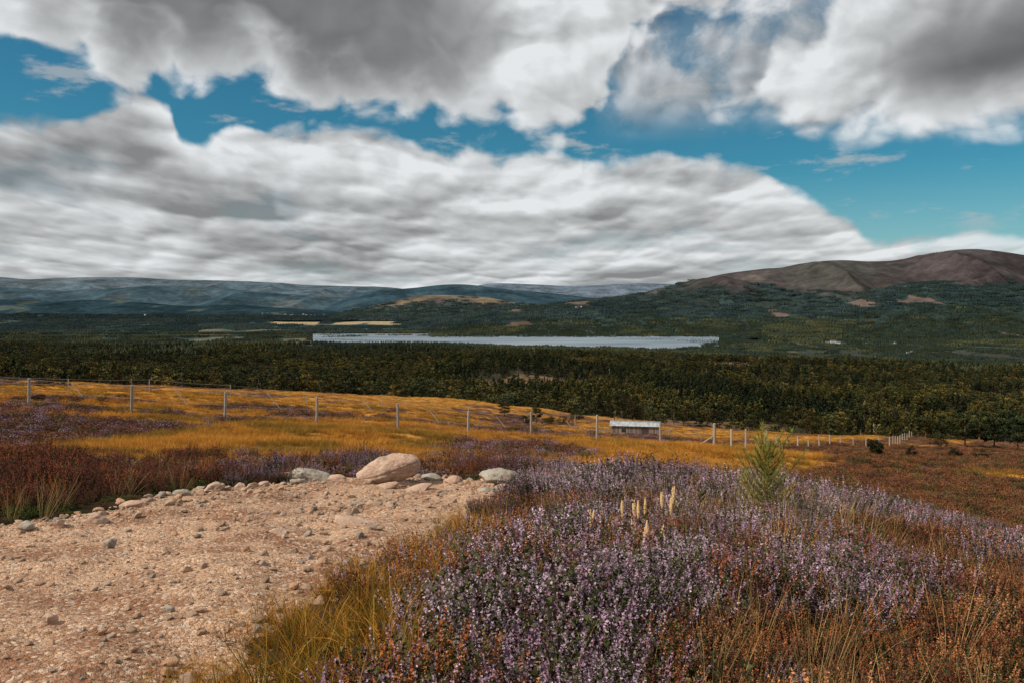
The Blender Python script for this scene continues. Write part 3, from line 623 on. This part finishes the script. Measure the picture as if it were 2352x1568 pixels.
for px,r,Yd in [(1384,1193,5.5),(1459,1172,5.8),(1487,1170,6.0),(1496,1171,5.8),(1512,1165,6.1),(1486,1215,5.4),(1517,1218,5.2),(1511,1235,5.2),(1552,1152,6.2),(1577,1138,6.0),(1553,1228,5.4),(1572,1165,6.1)]:
    x=(px-1200)/F*Yd;zt=-(r-690)/F*Yd;g=gz(x,Yd);lx=rng.normal(0,.02);p=[(x-lx,Yd,g),(x-lx*.3,Yd,(g+zt)/2),(x,Yd,zt-.1)]
    b.tube(p,[.002,.002,.0018],4,(.35,.2,.08));n=7
    b.tube([(x+lx*.1*k,Yd,zt-.13+.13*k/n) for k in range(n+1)],[.004,.008,.0105,.011,.0105,.009,.0065,.002],6,(.74,.54,.29))
    for j in range(110):
        t=rng.random();th=rng.uniform(0,6.28);rd=.011*math.sin(3.14*min(.95,t*.9+.1));b.tri((x+rd*math.cos(th),Yd+rd*math.sin(th),zt-.13+.13*t),.006,vj((.74,.54,.29),.3))
b.obj('seed_head_stalks',mgr)
# ---------------------------------------------------------------- fences
mwood=mat_foliage('weathered_wood',.2,0.);
FP=[(-200,53,913),(68,54,878),(308,55,895),(527,56,912),(742,57,930),(933,58.5,945),(1097,60,958),(1245,61.5,966),(1399,63,977),(1548,65,987),(1674,66,986)]
b=MB();tops=[]
for px,Yd,rt in FP:
    x=(px-1200)/F*Yd;g=gz(x,Yd);zt=g+1.95+rng.uniform(-.05,.12);r=.1 if px!=1674 else .14
    b.tube([(x,Yd,g-.2),(x+rng.normal(0,.03),Yd,zt)],[r,r*.9],7,vj((.36,.32,.28),.2));tops.append((x,Yd,g,zt))
x,Yd,g,zt=tops[-1];b.tube([(x-1.55,Yd,g),(x,Yd-.02,g+1.0)],[.06,.06],6,(.34,.29,.24))
for i in range(len(tops)-1):
    A,B=tops[i],tops[i+1]
    for f in (.25,.55,.97):
        pts=[]
        for k in range(9):
            t=k/8;pts.append((A[0]+(B[0]-A[0])*t,A[1]+(B[1]-A[1])*t-.11,(A[2]+(A[3]-A[2])*f)*(1-t)+(B[2]+(B[3]-B[2])*f)*t-.05*math.sin(3.14*t)))
        b.tube(pts,[.006]*9,3,(.3,.3,.3))
b.obj('deer_fence',mwood)
b=MB()
for px,Yd,st in [(185,76,1),(425,80,1),(642,84,1),(864,88,1),(1021,92,1),(1178,97,1),(1340,104,1),(1640,110,1)]:
    x=(px-1200)/F*Yd;g=gz(x,Yd)
    b.tube([(x-.75,Yd,g+1.75),(x+.75,Yd,g-.05)],[.05,.05],5,(.42,.37,.32))
b.obj('leaning_fence_stays',mwood)
b=MB();tp=[]
for px,Yd in [(-80,100),(160,104),(350,109),(540,113),(718,118),(895,124),(1098,134),(1230,141),(1348,150),(1460,160)]:
    x=(px-1200)/F*Yd;g=gz(x,Yd);zt=g+2.0;b.tube([(x,Yd,g-.1),(x,Yd,zt)],[.07,.06],6,(.38,.33,.28));tp.append((x,Yd,g,zt))
for A,B in zip(tp[:-1],tp[1:]):
    for f in(.6,.97): b.tube([(A[0],A[1],A[2]+(A[3]-A[2])*f),((A[0]+B[0])/2,(A[1]+B[1])/2,(A[2]+B[2])/2+2*f-.1),(B[0],B[1],B[2]+(B[3]-B[2])*f)],[.013]*3,3,(.42,.4,.38))
b.obj('wire_fence',mwood)
b=MB();tp=[]
pts=[(1714,68,1.9),(1748,72,1.9),(1797,82,1.7),(1820,86,1.5),(1845,90,1.5),(1870,94,1.5),(1895,98,1.5),(1920,102,1.5),(1945,106,1.5),(1970,110,1.5),(2000,114,1.5),(2030,118,1.5),(2060,122,1.5),(2085,127,1.5)]
for i in range(9): pts.append((2093+i*5.5,130+i*9,1.7))
for px,Yd,h in pts:
    x=(px-1200)/F*Yd;g=gz(x,Yd);b.tube([(x,Yd,g-.1),(x,Yd,g+h)],[.09,.08],6,vj((.38,.32,.26),.2));tp.append((x,Yd,g,g+h))
for A,B in zip(tp[:-1],tp[1:]):
    for f in(.5,.92): b.tube([(A[0],A[1],A[2]+(A[3]-A[2])*f),(B[0],B[1],B[2]+(B[3]-B[2])*f)],[.012]*2,3,(.3,.28,.26))
b.obj('post_and_wire_fence',mwood)
# ---------------------------------------------------------------- barn
Yd=BYd;cx=BX;g=gz(cx,Yd-1.7)
barn=bpy.data.objects.new('wooden_barn',None);COL.objects.link(barn);barn.location=(cx,Yd,g);barn.rotation_euler=(0,0,-.16)
W,D,Hh,RS=7.4,3.2,1.75,.42
b=MB();n=46
for i in range(n):
    x=-W/2+W*(i+.5)/n;b.box((x,-D/2,Hh/2-.2),(W/n*.9,.03+.012*(i%3),Hh+.4),vj((.20,.165,.14),.5));b.box((x,D/2,Hh/2),(W/n*.9,.03,Hh+.2),vj((.16,.125,.1),.4))
n=20
for sx in(-1,1):
    for i in range(n):
        y=-D/2+D*(i+.5)/n;hh=Hh+ (1-abs(y)/(D/2))*RS*.9;b.box((sx*W/2,y,hh/2),(.035,D/n*.9,hh),vj((.15,.12,.1),.4))
b.box((0,0,Hh/2-.2),(W-.1,D-.1,Hh),(.02,.017,.015))
b.obj('plank_walls',mwood,parent=barn)
mroof,t=newmat('corrugated_iron');tc=t.node('ShaderNodeTexCoord');nz=t.noise(t.vm('MULTIPLY',tc.outputs['Object'],(1.,.3,1.)),2.5,6,.6)
t.set(t.b.inputs['Base Color'],t.mix(t.ss(nz,.35,.65),(.44,.46,.48,1),(.28,.29,.31,1)));t.b.inputs['Roughness'].default_value=.55
b=MB();nx=150
for sy in(-1,1):
    vs=[]
    for i in range(nx+1):
        x=-W/2-.3+(W+.6)*i/nx;c=.02*math.sin(i*2.0)
        vs+=[(x,sy*(D/2+.25),Hh-.02+c),(x,0.,Hh+RS+.06+c)]
    b.add(vs,[(2*i,2*i+2,2*i+3,2*i+1) for i in range(nx)],(1,1,1))
b.box((0,0,Hh+RS+.09),(W+.6,.25,.05),(1,1,1));b.obj('corrugated_roof',mroof,parent=barn)
b=MB()
for sx in(-1,1):
    for sy in(-1,1): b.tube([(sx*(W/2+.3),sy*(D/2+.3),Hh-.1),(sx*(W/2+.3),0,Hh+RS)],[.05,.05],4,(.3,.27,.24))
b.box((W*.2,-D/2-.06,.7),(1.0,.05,1.5),(.07,.055,.045));b.box((-W*.25,-D/2-.05,1.05),(.6,.05,.5),(.03,.03,.03))
b.obj('trim_door_and_window',mwood,parent=barn)
b=MB()
for i in range(34):
    x=-W/2-.3-i*.16;b.box((x,-D/2-.1+.02*(i%2),.5),(.12,.04,1.15+.15*math.sin(i*1.7)),vj((.24,.2,.16),.4))
for i in range(20): b.box((-W/2-5.6,-D/2+i*.2,.5),(.04,.15,1.1),vj((.2,.16,.13),.4))
b.box((-W/2-3,-D/2-.16,.75),(5.4,.04,.1),(.25,.2,.17));b.obj('plank_pen',mwood,parent=barn)
b=MB()
for i in range(3): b.box((W/2+1.0,-D/2+.2,.35+.4*i),(1.8,.06,.12),(.3,.26,.22))
for i in range(2): b.box((W/2+.2+1.7*i,-D/2+.28,.6),(.12,.1,1.4),(.3,.26,.22))
b.obj('pen_rails',mwood,parent=barn)
# ---------------------------------------------------------------- houses
mhs=mat_plain('white_render',(.6,.59,.56),.8,1.,.1);mrf=mat_plain('slate',(.12,.12,.13),.7,1.,.2)
def house(b,rb,x,y,z,w,d,h,rz):
    M=Matrix.Rotation(rz,3,'Z');o=Vector((x,y,z));b.box(o+Vector((0,0,h/2-1)),(w,d,h+2),(1,1,1),rz)
    for sx in(-1,1): b.add([o+M@Vector((sx*w/2,-d/2,h)),o+M@Vector((sx*w/2,d/2,h)),o+M@Vector((sx*w/2,0,h+d*.45))],[(0,1,2)],(1,1,1))
    e=.5
    for sy in(-1,1): rb.add([o+M@Vector((-w/2-e,sy*(d/2+e),h-.3)),o+M@Vector((w/2+e,sy*(d/2+e),h-.3)),o+M@Vector((w/2+e,0,h+d*.45+.2)),o+M@Vector((-w/2-e,0,h+d*.45+.2))],[(0,1,2,3)],(1,1,1))
def hamlet(name,lst):
    e=bpy.data.objects.new(name,None);COL.objects.link(e);b=MB();rb=MB()
    for px,Yd,w,lift in lst:
        x=(px-1200)/F*Yd;house(b,rb,x,Yd,float(surf(np.array([x]),np.array([float(Yd)]))[0])+lift,w,w*.5,w*.3,rng.uniform(-.5,.5))
    b.obj('walls',mhs,parent=e);rb.obj('roofs',mrf,parent=e)
hamlet('white_houses',[(1940,3760,20,5),(1953,3800,26,6),(1966,3780,16,6),(2030,3700,9,7),(2098,3700,12,8),(2128,3050,9,6),(2137,3100,9,6),(1352,5600,18,5),(1362,5600,14,5)])
hamlet('village',[(rng.uniform(600,770),rng.uniform(8450,8800),rng.uniform(10,18),1) for i in range(20)]+[(820+i*12,7300,16,1) for i in range(3)]+[(340,7900,20,3),(330,7800,14,3),(450,8000,14,3)])
x=(1120-1200)/F*8550;z=float(surf(np.array([x]),np.array([8550.]))[0]);b=MB();b.tube([(x,8550,z-5),(x,8550,z+48)],[2.2,.9],5,(.25,.25,.25))
for k in range(4): b.box((x,8550,z+14+9*k),(6-k,6-k,1.0),(.25,.25,.25))
b.obj('radio_mast',mwood)
# ---------------------------------------------------------------- sky
SE,SA=math.radians(44),math.radians(-108)
sd_=Vector((math.sin(SA)*math.cos(SE),math.cos(SA)*math.cos(SE),math.sin(SE)))
w=bpy.data.worlds.new('World');S.world=w;w.use_nodes=True;t=NT(w.node_tree);bg=t.n['Background']
sk=t.node('ShaderNodeTexSky');sk.sky_type='NISHITA';sk.sun_disc=False;sk.sun_elevation=SE;sk.sun_rotation=SA%(2*math.pi);sk.altitude=500;sk.air_density=1.;sk.dust_density=.5;sk.ozone_density=2.
sky=t.mix(1.,sk.outputs[0],(.20,.62,.66,1),'MULTIPLY')
tc=t.node('ShaderNodeTexCoord');D=tc.outputs['Generated'];sx=t.node('ShaderNodeSeparateXYZ');t.l.new(D,sx.inputs[0])
x,y,z=sx.outputs
az=t.m('ARCTAN2',x,y);el=t.m('ARCSINE',z);elp=t.m('MAXIMUM',el,0.)
AZ0,AZ1,EM=-.72,.72,.5
def _map(xin):
    n=t.node('ShaderNodeMapRange');t.set(n.inputs['Value'],xin);n.inputs['From Min'].default_value=AZ0;n.inputs['From Max'].default_value=AZ1;return n.outputs[0]
def cv(pts,xin):
    out=[]
    for p,v in pts:
        a_=math.atan((p-1200)/F);e_=math.atan((690-v)/F*math.cos(a_));out.append(((a_-AZ0)/(AZ1-AZ0),min(1,max(0,e_/EM))))
    return t.m('MULTIPLY',t.curve(_map(xin),out),EM)
def cval(pts,xin):
    return t.curve(_map(xin),[((math.atan((p-1200)/F)-AZ0)/(AZ1-AZ0),v) for p,v in pts])
base_v=t.comb(az,t.m('MULTIPLY',el,1.3),0.)
wc=t.noise(base_v,6.,4,.5,1,'2D');wv=t.vm('SCALE',t.vm('SUBTRACT',wc,(.5,.5,.5)),None,.06);v0=t.vm('ADD',base_v,wv)
N0=t.noise(t.vm('ADD',v0,(3.,1.,0)),8.,8,.54,0,'2D');N1=t.noise(t.vm('ADD',v0,(3.-.014,1.+.024,0)),8.,4,.48,0,'2D')
P0=t.vor(t.vm('ADD',v0,(1.,1.,0.)),12.,2.,.45);P1=t.vor(t.vm('ADD',v0,(1.-.010,1.+.017,0.)),12.,2.,.45)
NL_=t.noise(t.vm('ADD',v0,(7.,2.,0)),4.,4,.45,0,'2D')
relief=t.m('ADD',t.m('MULTIPLY',t.m('SUBTRACT',N0,N1),.42),t.m('MULTIPLY',t.m('SUBTRACT',P0,P1),.18));low=t.m('SUBTRACT',NL_,.5)
sw=t.node('ShaderNodeSeparateXYZ');t.l.new(wv,sw.inputs[0]);azw=t.m('ADD',az,sw.outputs[0]);elw=t.m('ADD',el,t.m('MULTIPLY',sw.outputs[1],.6))
nz=t.m('ADD',t.m('MULTIPLY',t.m('SUBTRACT',N0,.5),.10),t.m('MULTIPLY',t.m('SUBTRACT',P0,.75),.04))
cA=cv([(-200,120),(0,130),(200,165),(350,205),(600,235),(750,265),(900,280),(1050,300),(1200,325),(1300,335),(1380,300),(1420,200),(1500,130),(1700,90),(1850,-10),(1950,-120),(2400,-300),(2600,-320)],azw)
hA=t.m('ADD',t.m('SUBTRACT',elw,cA),nz)
dA=t.ss(hA,-.010,.022)
dkA=cval([(-200,.75),(0,.8),(300,.95),(600,1.),(950,.9),(1150,.5),(1300,.1),(1450,.25),(1600,.35),(1800,.3),(2600,.2)],azw)
thA=t.m('MULTIPLY',t.ss(hA,.0,.08),dkA)
brA=t.m('SUBTRACT',.83,t.m('MULTIPLY',thA,.36))
brA=t.m('ADD',brA,t.m('MULTIPLY',relief,t.ss(thA,0.,.9,.95,.22)));brA=t.m('ADD',brA,t.m('MULTIPLY',low,t.ss(thA,0.,.9,.24,.16)))
cL=cv([(-200,-400),(1500,-400),(1600,-60),(1645,200),(1680,270),(1780,275),(1840,290),(1870,325),(2000,345),(2150,345),(2250,325),(2330,310),(2400,310),(2700,260)],azw)
cU=cv([(-200,300),(1600,300),(1650,245),(1720,200),(1790,165),(1800,110),(1850,50),(1930,0),(2050,-150),(2200,-260),(2700,-300)],azw)
hC=t.m('ADD',t.m('MINIMUM',t.m('SUBTRACT',elw,cL),t.m('SUBTRACT',cU,elw)),t.m('MULTIPLY',nz,.5));dC=t.ss(hC,-.010,.018)
dkC=cval([(-200,0.),(1850,.0),(1980,.08),(2080,.4),(2200,.8),(2300,.95),(2400,1.),(2700,1.)],azw)
thC=t.m('MULTIPLY',t.m('MULTIPLY',t.ss(hC,.0,.08),dkC),t.ss(el,.38,.24))
brC=t.m('ADD',t.m('SUBTRACT',.88,t.m('MULTIPLY',thC,.50)),t.m('MULTIPLY',relief,t.ss(thC,0.,.9,.85,.25)));brC=t.m('ADD',brC,t.m('MULTIPLY',low,.20));brC=t.m('SUBTRACT',brC,t.m('MULTIPLY',t.ss(hC,.03,.0),.06))
veil=t.m('MULTIPLY',t.m('MULTIPLY',t.ss(azw,.07,.15),t.ss(azw,.42,.33)),t.m('MULTIPLY',t.ss(el,.18,.25),t.ss(N0,.36,.58,.15,.85)))
# B : stratocumulus deck towards the horizon - cells flatten and shrink with distance
wd=t.vm('SCALE',t.vm('SUBTRACT',t.noise(t.comb(t.m('MULTIPLY',az,3.),t.m('MULTIPLY',el,6.)),3.,5,.5,1,'2D'),(.5,.5,.5)),None,.12)
qx=t.m('DIVIDE',t.m('MULTIPLY',az,1.7),t.m('ADD',elp,.26));qy=t.m('MULTIPLY',t.m('LOGARITHM',t.m('ADD',elp,.05),math.e),1.9)
q=t.vm('ADD',t.comb(qx,qy),wd)
def dk(off,sc): return t.vor(t.vm('ADD',q,off),sc,1.8,.45)
D0=dk((5.,5.,0),2.2);D1=dk((4.98,5.08,0),2.2)
M0=t.noise(t.vm('ADD',q,(9.,3.,0)),1.25,8,.53,0,'2D');M1=t.noise(t.vm('ADD',q,(8.98,3.18,0)),1.25,4,.45,0,'2D')
BG=t.noise(t.vm('ADD',q,(1.,8.,0)),.7,3,.5,0,'2D')
cB=cv([(-200,270),(0,268),(110,262),(220,235),(300,212),(380,235),(430,320),(480,330),(540,292),(680,278),(850,300),(950,325),(1000,345),(1200,362),(1400,380),(1600,382),(1700,400),(1850,450),(1960,485),(2020,515),(2100,525),(2250,535),(2400,545),(2600,555)],azw)
hB=t.m('ADD',t.m('SUBTRACT',cB,elw),t.m('MULTIPLY',nz,.45))
edge=t.ss(hB,-.006,.012)
cov=t.ss(t.m('ADD',M0,t.ss(hB,.0,.07,.16,.07)),.38,.50)
thin=t.ss(az,.44,.58,0.,.25)
dB=t.m('MULTIPLY',edge,t.m('SUBTRACT',t.m('ADD',t.m('MULTIPLY',cov,.16),.84),thin))
brB=t.m('ADD',t.ss(hB,.0,.09,.81,.73),t.m('MULTIPLY',t.m('SUBTRACT',M0,M1),.60));brB=t.m('ADD',brB,t.m('MULTIPLY',t.m('SUBTRACT',D0,D1),.20))
brB=t.m('ADD',brB,t.m('MULTIPLY',relief,t.ss(el,.04,.14,.0,.5)));brB=t.m('SUBTRACT',brB,t.ss(BG,.42,.62,-.03,.13));brB=t.m('ADD',brB,t.ss(el,.06,.015,0.,.03))
brB=t.m('MAXIMUM',brB,.52)
def cc(br):
    br=t.m('MINIMUM',t.m('MAXIMUM',br,.41),.90)
    q=t.m('POWER',br,2.2)
    return t.vm('MULTIPLY',t.comb(q,q,q),(9.8,10.1,10.3))
wv2=t.noise(t.comb(az,t.m('MULTIPLY',el,3.4)),9.,7,.6,0,'2D')
wm=t.m('MULTIPLY',t.ss(wv2,.56,.72,0.,.6),t.ss(el,.05,.10))
sky=t.mix(t.ss(el,.16,.0,0.,.55),sky,(4.0,5.4,5.9,1))
c=t.mix(wm,sky,cc(.72));c=t.mix(dB,c,cc(brB));c=t.mix(veil,c,cc(t.m('ADD',.70,t.m('MULTIPLY',relief,1.))));c=t.mix(dA,c,cc(brA));c=t.mix(dC,c,cc(brC))
t.set(bg.inputs[0],c);bg.inputs[1].default_value=.1
sun=bpy.data.lights.new('sun','SUN');sun.energy=4.6;sun.angle=math.radians(.5);sun.color=(1.,.92,.80);so=bpy.data.objects.new('sun',sun);COL.objects.link(so);so.rotation_euler=sd_.to_track_quat('Z','Y').to_euler();so.location=(-20,-20,40)
cam=bpy.data.cameras.new('camera');cam.lens=28;cam.sensor_width=36;cam.shift_y=-(800-690)/2400;cam.clip_start=.1;cam.clip_end=80000
co=bpy.data.objects.new('camera',cam);COL.objects.link(co);co.location=(0,0,0);co.rotation_euler=(math.radians(90),0,0);S.camera=co
S.view_settings.view_transform='Standard';S.view_settings.look='None';S.view_settings.exposure=0
